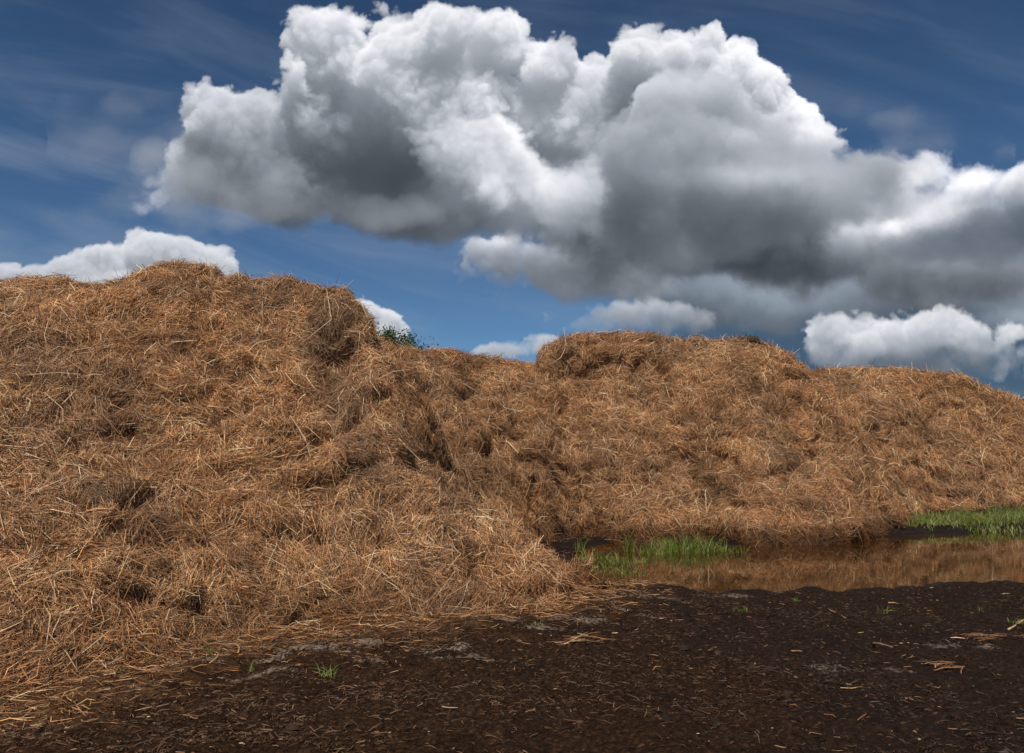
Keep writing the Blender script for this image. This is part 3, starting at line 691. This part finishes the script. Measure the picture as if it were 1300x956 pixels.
def blades(base, n, hmin, hmax, spread, wid, lean=0.35, cols=None, rad=None):
    """grass blades: three bends, tapering to a point; base is (n,3)"""
    a = RNG.uniform(0, 2 * np.pi, n); h = RNG.uniform(hmin, hmax, n)
    out = np.stack([np.cos(a), np.sin(a), np.zeros(n)], 1); le = np.abs(RNG.normal(lean, lean * .6, n))
    fa = RNG.uniform(0, np.pi, n); sd = np.stack([np.cos(fa), np.sin(fa), np.zeros(n)], 1)
    vs = []
    for s, wf in ((0, .8), (.4, 1.0), (.75, .65), (1.0, .06)):
        c = base + out * (h * le * s ** 2.0)[:, None] + np.array([0, 0, 1.0]) * (h * (s - 0.35 * le * s ** 2.5))[:, None]
        w = (wid * wf * RNG.uniform(.85, 1.15, n))[:, None] * sd
        vs += [c - w, c + w]
    v = np.stack(vs, 1).reshape(-1, 3); b = (np.arange(n) * 8)[:, None]
    q = np.concatenate([b + np.array([0, 1, 3, 2]) + 2 * k for k in range(3)], 0)
    C = np.array(cols)[RNG.integers(0, len(cols), n)] * RNG.uniform(.7, 1.3, (n, 1))
    return v, q, np.repeat(C, 8, 0)
GREENS = [(0.12, 0.19, 0.026), (0.16, 0.235, 0.035), (0.085, 0.145, 0.022), (0.21, 0.26, 0.055), (0.28, 0.25, 0.10)]
def tuft(label, px, py, n, h, r, group, z=None, cols=GREENS, lean=0.4, wid=0.004):
    g = gp(px, py, WATER_Z if z is None else z)
    zz = ground_z(np.array([g[0]]), np.array([g[1]]))[0][0]; p = np.array([g[0], g[1], zz])
    if z is None: h *= 1.35; lean *= .7
    a = RNG.uniform(0, 6.3, n); rr = r * RNG.random(n) ** .7
    base = p + np.stack([rr * np.cos(a), rr * np.sin(a) * .8, np.full(n, -0.01)], 1)
    v, q, c = blades(base, n, h * .4, h, r, wid, lean, cols)
    o = mesh_np('grass_tuft', v, q, mat=MAT['grass'], col=c, loc=p)
    tag(o, label, 'grass tuft', group)
def build_plants():
    # strip of grass on the far bank
    n = 46000
    poly = np.array([gp(px, py, z)[:2] for px, py, z in [(1122, 671, .12), (1122, 662, .15), (1150, 654, .25), (1220, 650, .3), (1300, 646, .3), (1480, 640, .3), (1640, 636, .3), (1640, 664, .04), (1480, 667, .04), (1300, 671, .04), (1200, 674, .04), (1150, 675, .04)]])
    X = RNG.uniform(poly[:, 0].min(), poly[:, 0].max(), n * 2); Yv = RNG.uniform(poly[:, 1].min(), poly[:, 1].max() + 1.0, n * 2)
    P0 = np.stack([X, Yv, X * 0], 1)
    pd = poly_sd(X, Yv, poly) + 0.45 * fbm(P0, 1.0, 4, 71)
    k = RNG.random(len(X)) < sstep((pd + .15) / 0.7)
    X, Yv = X[k], Yv[k]; z, _ = ground_z(X, Yv, False)
    nn = len(X)
    v, q, c = blades(np.stack([X, Yv, z - .01], 1), nn, .06, .27, 0, .0068, .55, GREENS + [(.34, .26, .12)])
    tone = 1 + .35 * fbm(np.stack([X, Yv, z], 1), 1.0, 3, 72)[:, None]
    c = np.clip(c * np.repeat(tone, 8, 0), .01, .6)
    tag(mesh_np('grass_strip', v, q, mat=MAT['grass'], col=c), kind='stuff')
    G = 'grass tufts growing in the shallow end of the puddle'
    T = [('tall upright grass tuft with the highest blades, in the shallow end of the puddle', 799, 700, 26, .42, .10, .3), ('small sparse grass tuft at the shallow end, first from the near heap', 738, 718, 20, .16, .14, .7), ('thin grass tuft standing close to the foot of the near heap', 736, 698, 18, .24, .10, .4),
         ('loose low grass tuft reaching nearest to the near shore of the puddle', 790, 728, 60, .20, .34, .8), ('broad thin grass tuft between the first small tuft and the low spreading one', 758, 712, 60, .22, .34, .8), ('grass clump right behind the middle clump, against the foot of the round-topped heap', 842, 693, 70, .30, .26, .5),
         ('low spreading grass tuft in front of the tallest tuft', 782, 716, 60, .22, .28, .7), ('low grass tuft between the tallest tuft and the middle clump', 806, 714, 60, .20, .26, .7), ('middle grass clump in the shallow water', 826, 704, 80, .34, .24, .5),
         ('dense bright grass clump with arching blades, rear of the shallow end', 858, 702, 120, .42, .30, .55), ('widest grass clump at the right end of the row in the water', 884, 701, 130, .44, .32, .55), ('grass clump standing out of open water beside the widest clump', 908, 700, 60, .36, .24, .5),
         ('short grass clump in water in front of the dense bright clump', 872, 712, 50, .20, .26, .7), ('rightmost thin grass tuft standing out of the puddle', 934, 702, 26, .26, .18, .5), ('sparse brownish grass tuft at the near edge of the shallow end', 760, 722, 24, .18, .20, .8)]
    for (lab, px, py, n_, h, r, le) in T: tuft(lab, px, py, int(n_ * 1.5), h * 1.1, r * 1.25, G, lean=le, wid=.0060)
    G = 'small grass sprouts on the dark mud'
    T = [('grass sprout of several long green blades at the lower left of the mud', 415, 858, 26, .16, .07, .9), ('single thin green sprout beside a pale forked straw', 267, 838, 7, .13, .02, .4), ('green sprout at the very left end of the bare mud', 155, 856, 9, .13, .04, .5), ('upright sprout between the two pale patches at lower left', 321, 850, 9, .13, .04, .5),
         ('tiny flat green weed at the edge of the straw', 560, 788, 16, .08, .07, 1.0), ('yellowish green weed in the middle of the mud', 940, 778, 26, .09, .12, 1.0), ('faint olive sprout below the near edge of the puddle', 1010, 762, 14, .10, .03, .8), ('olive grass sprout on the mud, right of centre', 1125, 780, 20, .16, .10, .7),
         ('small olive sprout behind the right-hand straw scrap', 1240, 778, 16, .10, .08, .8), ('green sprout at the right edge under a pale stalk', 1294, 797, 26, .13, .10, .9), ('low olive weed in front of the near heap foot', 680, 800, 18, .08, .09, 1.0), ('small sprout at the bottom of the mud, left of centre', 668, 775, 14, .08, .06, .8)]
    for (lab, px, py, n_, h, r, le) in T: tuft(lab, px, py, n_, h, r, G, z=0.0, lean=le, wid=.0035)
def stalk(label, px0, py0, px1, py1, z1, rad, col, name='dry_stalk', group=None, mid=0.02):
    """a dry stem lying or leaning on the mud: a bent five-sided tube"""
    a = gp(px0, py0); b = gp(px1, py1); a[2] = ground_z(a[:1], a[1:2])[0][0] + rad; b[2] = ground_z(b[:1], b[1:2])[0][0] + rad + z1
    K = 7; s = np.linspace(0, 1, K)[:, None]; c = a * (1 - s) + b * s
    t = norm((b - a)[None])[0]; u = norm(np.cross(t, [0, 0, 1.])[None])[0]; w = np.cross(u, t)
    c = c + u * (mid * np.sin(s * 4.2)) + np.array([0, 0, 1.]) * (mid * .6 * np.sin(s * np.pi))
    an = np.arange(5) * 2 * np.pi / 5
    r = rad * (1 - .55 * s) * (1 + .25 * np.cos(s * 19))
    v = (c[:, None] + u * (r[:, None] * np.cos(an)[None, :, None]) + w * (r[:, None] * np.sin(an)[None, :, None])).reshape(-1, 3)
    q = [[i * 5 + j, i * 5 + (j + 1) % 5, (i + 1) * 5 + (j + 1) % 5, (i + 1) * 5 + j] for i in range(K - 1) for j in range(5)]
    tr = [[0, j + 1, j] for j in range(1, 4)] + [[(K - 1) * 5, (K - 1) * 5 + j, (K - 1) * 5 + j + 1] for j in range(1, 4)]
    o = mesh_np(name, v, np.array(q), np.array(tr), mat=MAT['stalk'], col=np.tile(np.array(col), (len(v), 1)), smooth=True, loc=a)
    tag(o, label, 'stalk', group)
def build_stalks():
    G = 'dry stalks lying on the mud'
    pale = (.42, .30, .17); tan = (.42, .25, .12); dk = (.16, .10, .06)
    stalk('pale straight stalk rising to the right edge of the photo', 1280, 800, 1316, 788, .05, .010, pale, group=G)
    stalk('short pale stalk lying near the puddle edge at far right', 1268, 757, 1284, 756, .0, .009, pale, group=G)
    stalk('short tan stalk lying flat below the middle of the puddle', 1128, 769, 1142, 769, .0, .008, tan, group=G)
    stalk('dark curved twig lying on the mud right of centre', 1110, 822, 1128, 829, .02, .013, dk, name='twig', group=G, mid=.05)
    stalk('thin brown stalk slanting on the mud below the puddle', 1052, 778, 1072, 790, .01, .007, tan, group=G)
    stalk('pale forked straw beside a thin green sprout', 266, 846, 280, 836, .03, .006, pale, group=G)
    stalk('light brown stalk pointing up from the mud at lower left', 302, 832, 298, 822, .06, .006, tan, group=G)
    stalk('long brown stalk lying flat in the middle of the mud', 716, 822, 748, 814, .01, .007, tan, group=G)
def build_straw_scraps():
    G = 'matted straw scraps lying on the mud'
    for lab, px, py, rx, ry, n in [('pale flat scrap of matted straw on the dark mud at lower right', 1248, 815, .26, .16, 90), ('thin brown straw scrap in the middle of the mud', 738, 818, .24, .12, 60), ('small orange-brown scrap at the lower edge of the mud', 1196, 851, .14, .08, 34), ('small straw scrap near the left foot of the heap', 235, 824, .16, .10, 50)]:
        g = gp(px, py); X = g[0] + rx * RNG.normal(0, .5, n); Yv = g[1] + ry * RNG.normal(0, .5, n); z, _ = ground_z(X, Yv)
        a = RNG.normal(0.15, .5, n); T = norm(np.stack([np.cos(a), np.sin(a), RNG.normal(0, .06, n)], 1)); N = np.tile([0, 0, 1.], (n, 1)); N = norm(N - T * (N * T).sum(1)[:, None])
        L = RNG.uniform(.03, .13, n)
        v, q, c = ribbons(np.stack([X, Yv, z + .006 + .02 * RNG.random(n)], 1), T, N, L, RNG.uniform(.0025, .005, n), np.zeros(n), L * .05, L * RNG.normal(0, .2, n), straw_cols(n, (.15, .2, .35, .10, .25, .05)) * .65)
        o = mesh_np('straw_scrap', v, q, mat=MAT['straw'], col=c, loc=np.array([g[0], g[1], 0.0])); tag(o, lab, 'straw scrap', G)
def build_clods():
    for lab, px, py, Y, r in [('dark greenish clod on the crest of the round-topped heap', 951, 433, 23.9, .30), ('smallest dark clod on the round-topped heap, left of the bigger one', 884, 437, 23.8, .15)]:
        p = at(px, py, Y); n = 260
        v, q, c = blades(p + RNG.normal(0, r * .45, (n, 3)) * np.array([1, .8, .5]), n, .05, .16, 0, .008, .9, [(.08, .07, .03), (.12, .085, .04), (.05, .04, .022)])
        o = empty('clod', p); tag(o, lab, 'clod', 'dark clods on the round-topped heap')
        mesh_np('weeds', v, q, mat=MAT['grass'], col=c, parent=o, loc=p)['kind'] = 'stuff'
        V_, F_, N = blob(p, (r, r * .8, r * .55), 16, 12, r * .25, 901)
        mesh_np('soil_lump', V_, F_, mat=MAT['crumb'], col=np.tile([.05, .038, .024], (len(V_), 1)), smooth=True, parent=o, loc=p)
def blob(c, r, nu, nv, amp, seed):
    """a lumpy closed ball"""
    u = np.linspace(0, 2 * np.pi, nu + 1); v = np.linspace(0.02, np.pi - 0.02, nv)
    U, Vv = np.meshgrid(u, v, indexing='ij')
    d = np.stack([np.cos(U) * np.sin(Vv), np.sin(U) * np.sin(Vv), np.cos(Vv)], -1).reshape(-1, 3)
    P = c + d * np.array(r)
    P = P + d * (amp * fbm(P, max(r) * .8, 3, seed))[:, None]
    i = np.arange(nu)[:, None] * nv + np.arange(nv - 1)[None]
    F_ = np.stack([i, i + 1, i + nv + 1, i + nv], -1).reshape(-1, 4)
    G = P.reshape(nu + 1, nv, 3); N = norm(np.cross(np.gradient(G, axis=1), np.gradient(G, axis=0))).reshape(-1, 3)
    s = np.sign((N * d).sum(1).mean()); 
    return P, F_, N * s
def overhang(root):
    """the clump of darker, matted straw that juts from the shoulder of the near heap"""
    c = at(431, 418, 13.75); W0 = np.array(root.location)
    V_, F_, N = blob(c, (.44, .50, .50), 110, 70, .10, 17)
    P0 = V_ * 1.0; V_ = V_ + N * (0.05 * fbm(P0, .16, 2, 18))[:, None]
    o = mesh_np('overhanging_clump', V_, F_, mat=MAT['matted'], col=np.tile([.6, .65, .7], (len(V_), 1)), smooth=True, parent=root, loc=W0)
    o['label'] = 'darker matted clump jutting out at the right shoulder'
    cover_with_straw(V_, F_, N, 16000, .24, 'hanging_straw', o, seed=500, lift=.07, wild=.22, dark_min=.75, org=W0).location = (0, 0, 0)  # straw of the whole clump is darkened
def build_tree():
    """broad tree far behind the saddle: only the edge of its crown shows"""
    c = at(487, 468, 46.0); base = np.array([c[0], c[1], 0.0])
    o = empty('tree', base); tag(o, 'dark green broad-crowned tree showing over the saddle between the heaps', 'tree')
    def tube(a, b, r0, r1, K=5, S=8):
        s = np.linspace(0, 1, K)[:, None]; p = a * (1 - s) + b * s + RNG.normal(0, .05, (K, 3)) * np.sin(s * np.pi); t = norm((b - a)[None])[0]
        u = norm(np.cross(t, [0.3, .2, .9])[None])[0]; w = np.cross(t, u); an = np.arange(S) * 2 * np.pi / S; r = r0 * (1 - s) + r1 * s
        v = (p[:, None] + u * (r[:, None] * np.cos(an)[None, :, None]) + w * (r[:, None] * np.sin(an)[None, :, None])).reshape(-1, 3)
        return v, np.array([[i * S + j, i * S + (j + 1) % S, (i + 1) * S + (j + 1) % S, (i + 1) * S + j] for i in range(K - 1) for j in range(S)])
    vs, qs, off = [], [], 0
    def add(vq):
        nonlocal off
        vs.append(vq[0]); qs.append(vq[1] + off); off += len(vq[0])
    fork = np.array([c[0], c[1], 3.6]); add(tube(base - [0, 0, .2], fork, .34, .22, 7, 10))
    tips = []
    for k in range(11):
        a = k * 2.4; tip = c + np.array([np.cos(a) * 2.0, np.sin(a) * 1.8, RNG.uniform(-.8, 1.3)]); add(tube(fork, tip, .15, .04)); tips.append(tip)
    mesh_np('trunk', np.concatenate(vs), np.concatenate(qs), mat=MAT['bark'], smooth=True, parent=o, loc=base)
    # leaf clumps
    C = []
    for k in range(150):
        d = norm(RNG.normal(0, 1, (1, 3)))[0]; C.append(c + d * np.array([2.5, 2.2, 2.2]) * RNG.uniform(.55, 1.02))
    C = np.array(C); n = 26000; k = RNG.integers(0, len(C), n)
    P = C[k] + RNG.normal(0, 1, (n, 3)) * (0.20 + .12 * RNG.random((len(C), 1)))[k]
    a = norm(RNG.normal(0, 1, (n, 3))); b = norm(np.cross(a, RNG.normal(0, 1, (n, 3)))); s = RNG.uniform(.035, .075, n)[:, None]
    v = np.stack([P - a * s * 1.5, P + b * s * .6, P + a * s * 1.5, P - b * s * .6], 1).reshape(-1, 3); q = np.arange(n * 4).reshape(-1, 4)
    tone = (.7 + .6 * RNG.random(len(C)))[k][:, None]
    col = np.array([(.050, .085, .022), (.070, .105, .030), (.035, .062, .018)])[RNG.integers(0, 3, n)] * tone * RNG.uniform(.7, 1.3, (n, 1))
    mesh_np('crown', v, q, mat=MAT['leaf'], col=np.repeat(col, 4, 0), parent=o, loc=base)
# ------------------------------------------------------------------ build
RNG = np.random.default_rng(12)
build_camera(); build_sky()
MAT = dict(straw=mat_straw(), matted=mat_matted(), mud=mat_mud(), water=mat_water(), grass=mat_tint('grass_blade', 0.5, 0.35, 0.35), leaf=mat_tint('leaf', 0.5, 0.3, 0.25), bark=mat_bark(), stalk=mat_tint('dry_stalk', 0.6, 0.3), crumb=mat_tint('mud_crumb', 0.9, 0.15))
build_ground(); build_water()

def build_heaps():
    A = heap('largest and nearest straw heap, filling the left side up to the highest peak', SA, 620, 420, 40, 620000, 0.22, 0, (-5.0, 9.5, 0.0), foot=0.45, lift=0.04,
             dents=[(430, 452, 30, 22, -0.55), (110, 418, 40, 10, -0.22), (180, 408, 24, 12, -0.2), (285, 475, 20, 14, -0.3), (262, 688, 16, 12, -0.3), (95, 395, 50, 14, 0.15), (415, 520, 22, 50, -0.10),
                    (30, 490, 60, 10, -0.1), (180, 500, 50, 8, -0.1), (340, 600, 40, 12, -0.12), (400, 380, 60, 16, 0.12)])
    st = []
    def s(r, t, d=(0.0, 1.0), k=1.2): st.append((r, np.asarray(t, float), back(r, *d, k)))
    s(at(300, 440, 20.5), (-6.0, 15.0)); s(at(400, 412, 19.5), (-4.4, 12.8)); s(at(456, 420, 19.8), (-3.0, 12.4)); s(at(480, 432, 20.6), (-2.0, 12.9)); s(at(540, 447, 21.6), (-1.2, 14.0)); s(at(570, 444, 22.4), (-0.5, 15.2))
    s(at(600, 454, 23), (0.3, 16.0)); s(at(650, 458, 23.4), g2(690, 688)); s(at(690, 464, 23.6), g2(740, 680)); s(at(730, 464, 23.8), g2(790, 690)); s(at(800, 500, 23.8), g2(850, 690)); s(at(850, 560, 22), g2(900, 690))
    B = heap('lower saddle of straw between the tall left heap and the round-topped heap', st, 340, 260, 30, 190000, 0.29, 100, (-0.5, 19.5, 0.0),
             dents=[(540, 495, 20, 12, -0.5), (597, 497, 16, 9, -0.4), (535, 580, 40, 14, -0.4), (625, 570, 14, 14, -0.4), (690, 585, 30, 14, -0.3), (600, 620, 30, 10, -0.3)], lift=0.06, foot=0.28)
    st = []
    s(at(655, 500, 22.6), g2(690, 696)); s(at(682, 474, 23.2), g2(705, 688)); s(at(692, 450, 23.5), g2(725, 682)); s(at(706, 434, 23.6), g2(750, 676)); s(at(740, 426, 23.8), g2(790, 675)); s(at(800, 425, 24), g2(840, 677)); s(at(850, 431, 24), g2(890, 682))
    s(at(900, 434, 24), g2(930, 687)); s(at(940, 429, 24), g2(960, 692)); s(at(980, 440, 24.2), g2(1000, 690)); s(at(1008, 457, 24.4), g2(1040, 690)); s(at(1032, 476, 24.4), g2(1070, 688), (0.5, 0.86)); s(at(1062, 520, 23.8), g2(1095, 684), (0.7, 0.7)); s(at(1100, 590, 22.4), g2(1115, 680), (0.8, 0.6)); s(at(1125, 650, 20.5), g2(1130, 676), (0.9, 0.4)); st.append((np.array([*g2(1150, 668), 0.06]), g2(1146, 674), g2(1160, 662)))
    C = heap('round-topped straw heap in the middle, right behind the grass tufts in the puddle', st, 400, 280, 30, 270000, 0.28, 200, (4.4, 20.5, 0.0),
             dents=[(740, 450, 60, 8, 0.2), (730, 478, 50, 8, -0.3), (960, 500, 26, 12, -0.3), (860, 590, 50, 10, -0.25), (700, 455, 14, 12, 0.1)], lift=0.06, foot=0.28)
    st = []
    s(at(960, 500, 29), (6.2, 19.8)); s(at(1000, 476, 29.5), (7.2, 20.2)); s(at(1040, 470, 29.8), g2(1040, 676, .1)); s(at(1100, 469, 30), g2(1090, 671, .12)); s(at(1140, 467, 30), g2(1130, 660, .22)); s(at(1180, 471, 30), g2(1180, 649, .3)); s(at(1230, 481, 30), g2(1240, 648, .3))
    s(at(1262, 495, 30), g2(1290, 646, .3)); s(at(1300, 506, 30), g2(1340, 645, .3)); s(at(1380, 530, 30), g2(1420, 643, .3)); s(at(1520, 570, 30), g2(1540, 640, .3)); s(at(1640, 630, 29), g2(1640, 637, .3))
    D = heap('rear straw heap at the right, behind the strip of green grass', st, 380, 240, 30, 210000, 0.32, 300, (15.5, 26.0, 0.25), dents=[(1085, 490, 20, 10, -0.3)], lift=0.06, foot=0.2)
    overhang(A[0])
build_heaps()
build_litter()
lumps('mud_crumbs', 60000, (-6, 11), (5.2, 13.5), .005, .022, [(.020, .012, .008), (.035, .021, .013), (.012, .008, .006), (.055, .032, .018)], 201, keep=.35)
lumps('mud_clods', 1500, (-6, 11), (5.2, 13.5), .015, .055, [(.022, .013, .008), (.03, .018, .011), (.013, .009, .006)], 203, keep=.1, flat=.85)
lumps('pale_chips', 3800, (-6, 11), (5.2, 13.5), .004, .014, [(.35, .29, .22), (.22, .16, .11), (.42, .33, .22)], 202, keep=.2, flat=.4)
build_plants(); build_stalks(); build_straw_scraps(); build_clods(); build_tree()
